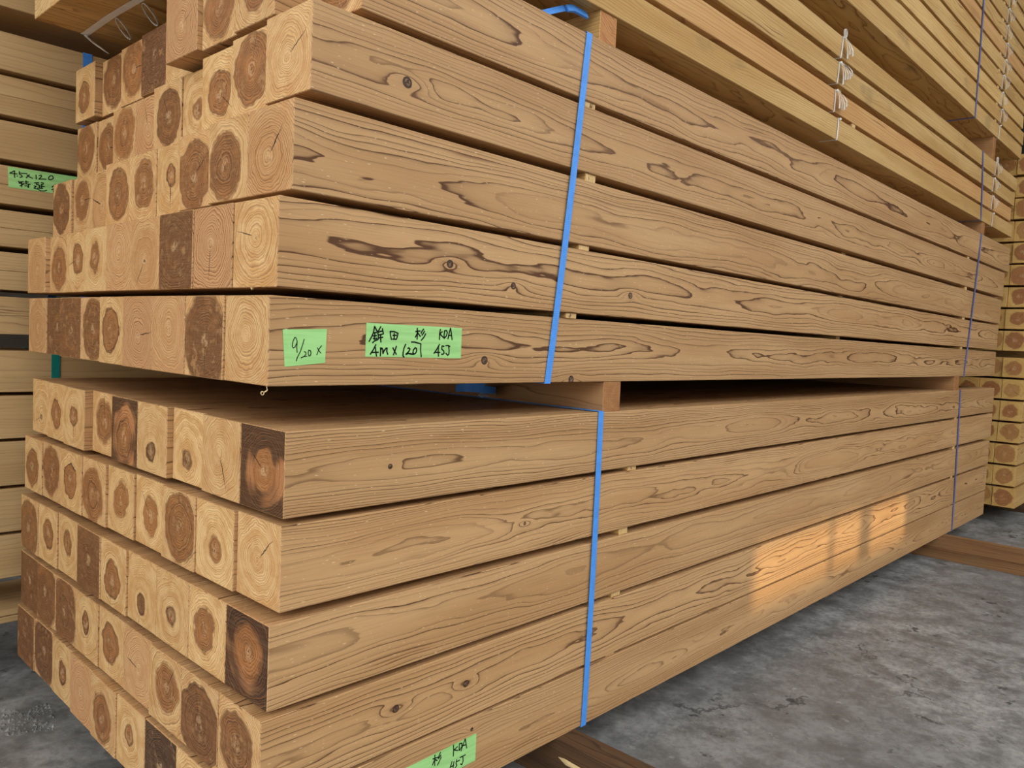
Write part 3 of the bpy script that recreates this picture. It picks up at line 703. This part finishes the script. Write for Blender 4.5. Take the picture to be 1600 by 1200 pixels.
ex1 = (TC[1]-TC[0]).normalized()
shift = [s for s in W1]
W4b = [[TL4-dirv*(p.x-TC[0].x)+Vector((0, 0, p.z-TC[0].z)) for p in s] for s in shift]
tape([TL4, TR4, BR4, BL4], 'green tape handwritten KDA 45J on bottom layer of lower bundle', None, .0010, 0.0, chars(W4, (7, 9, 11, 14, 17, 19))+chars(W4b, C1))
# tape on the beige stack
S5 = [[(325, 245), (220, 300), (390, 320)], [(330, 250), (325, 330), (330, 400)], [(385, 362), (400, 370)], [(440, 260), (435, 320), (490, 350), (500, 385), (450, 398)], [(440, 300), (520, 305), (610, 310)], [(610, 340), (660, 380), (740, 420)], [(665, 335), (595, 405)],
      [(815, 340), (820, 435)], [(880, 360), (930, 345), (940, 375), (880, 435), (970, 435), (1045, 440)], [(1140, 360), (1100, 400), (1110, 445), (1160, 450), (1215, 410), (1190, 365), (1140, 360)],
      [(420, 480), (430, 510), (530, 490)], [(430, 530), (540, 530)], [(480, 490), (485, 560), (490, 615)], [(450, 590), (530, 555)], [(560, 500), (640, 500)], [(590, 470), (595, 540)], [(550, 545), (690, 555)], [(560, 590), (650, 590)], [(640, 550), (650, 625), (620, 615)],
      [(780, 520), (880, 515)], [(820, 530), (830, 560), (880, 550)], [(930, 515), (985, 525), (970, 555), (930, 555)], [(870, 590), (1010, 605)], [(850, 640), (970, 645)], [(890, 570), (900, 650)], [(945, 570), (940, 650)], [(770, 590), (820, 600), (770, 640), (850, 660), (920, 700), (1000, 705), (1060, 690)],
      [(1250, 560), (1180, 620)], [(1240, 640), (1170, 680)], [(1215, 650), (1210, 730)], [(1330, 545), (1300, 560)]]
TL5 = on(12, 260.0, 1, LY); BL5 = on(13, 292.5, 1, LY); TR5 = on(107.5, 274.6, 1, LY); dv = (TR5-TL5)
tape([TL5, TL5+dv*1.35, BL5+dv*1.35, BL5], 'green tape handwritten 4.5x12.0 on beige rear stack', None, .0011, LY, chars(crop(S5, 0, 250, 14.545, LY), (2, 3, 5, 7, 8, 9, 10, 19, 27)))

# ------------------------------------------------------------------ small litter
def curl(loc, label, r=.0022):
    e = bpy.data.objects.new('wood_shaving', None); link(e); e.location = loc
    tag(e, label, 'shaving')
    pts = [(0, 0, .0012), (.0004, 0, -.003), (.0012, 0, -.0055), (-.001, 0, -.0072), (-.0038, 0, -.0085)]
    pts += [(-.0058+r*math.cos(t), 0, -.0095+r*math.sin(t)) for t in [0.4-k*.6 for k in range(12)]]
    ribbon('curl', pts, lambda f: (.0002, .0010, .0003), SHAVE, e, .0007)
curl(on(416.5, 603.0, 0, -.0315), 'tiny curled shaving hanging below corner of long-taped post')
p = on(394, 451, 0, -.022)
e = mesh('wood_crumb', [(-.003, 0, 0), (.002, -.001, .001), (.0035, .001, -.001), (0, .001, -.0035), (-.002, -.002, -.002), (.001, .002, .001)], [(0, 1, 4), (1, 2, 4), (2, 3, 4), (3, 0, 4), (0, 5, 1), (1, 5, 2), (2, 5, 3), (3, 5, 0)])
o = obj('wood_crumb', e, SHAVE); o.location = (p.x, p.y, ZR['U2']-.0003)
tag(o, 'tiny pale wood crumb stuck under second layer of upper bundle', 'crumb')
# broken surface patch on the floor by the dark gap
V = []; F = []
for k in range(150):
    u = rng.uniform(0, 86); v = 1118+rng.uniform(-14, 28)-(u-40)*.12
    c_ = on(u, v, 2, 0.0); s = rng.uniform(.002, .008); b0 = len(V); a0 = rng.uniform(0, 6.28); hgt = rng.uniform(.001, .0045)
    for q_ in range(5):
        rr = s*rng.uniform(.6, 1.2); V.append((c_.x+rr*math.cos(a0+q_*1.257), c_.y+rr*math.sin(a0+q_*1.257), -.0005))
    V.append((c_.x, c_.y, hgt))
    F += [(b0+q_, b0+(q_+1) % 5, b0+5) for q_ in range(5)]
o = obj('concrete_chips', mesh('concrete_chips', V, F), CONCRETE); o['kind'] = 'stuff'
tag(o, 'crumbled concrete chips on floor beside bottom cedar layer', 'debris')
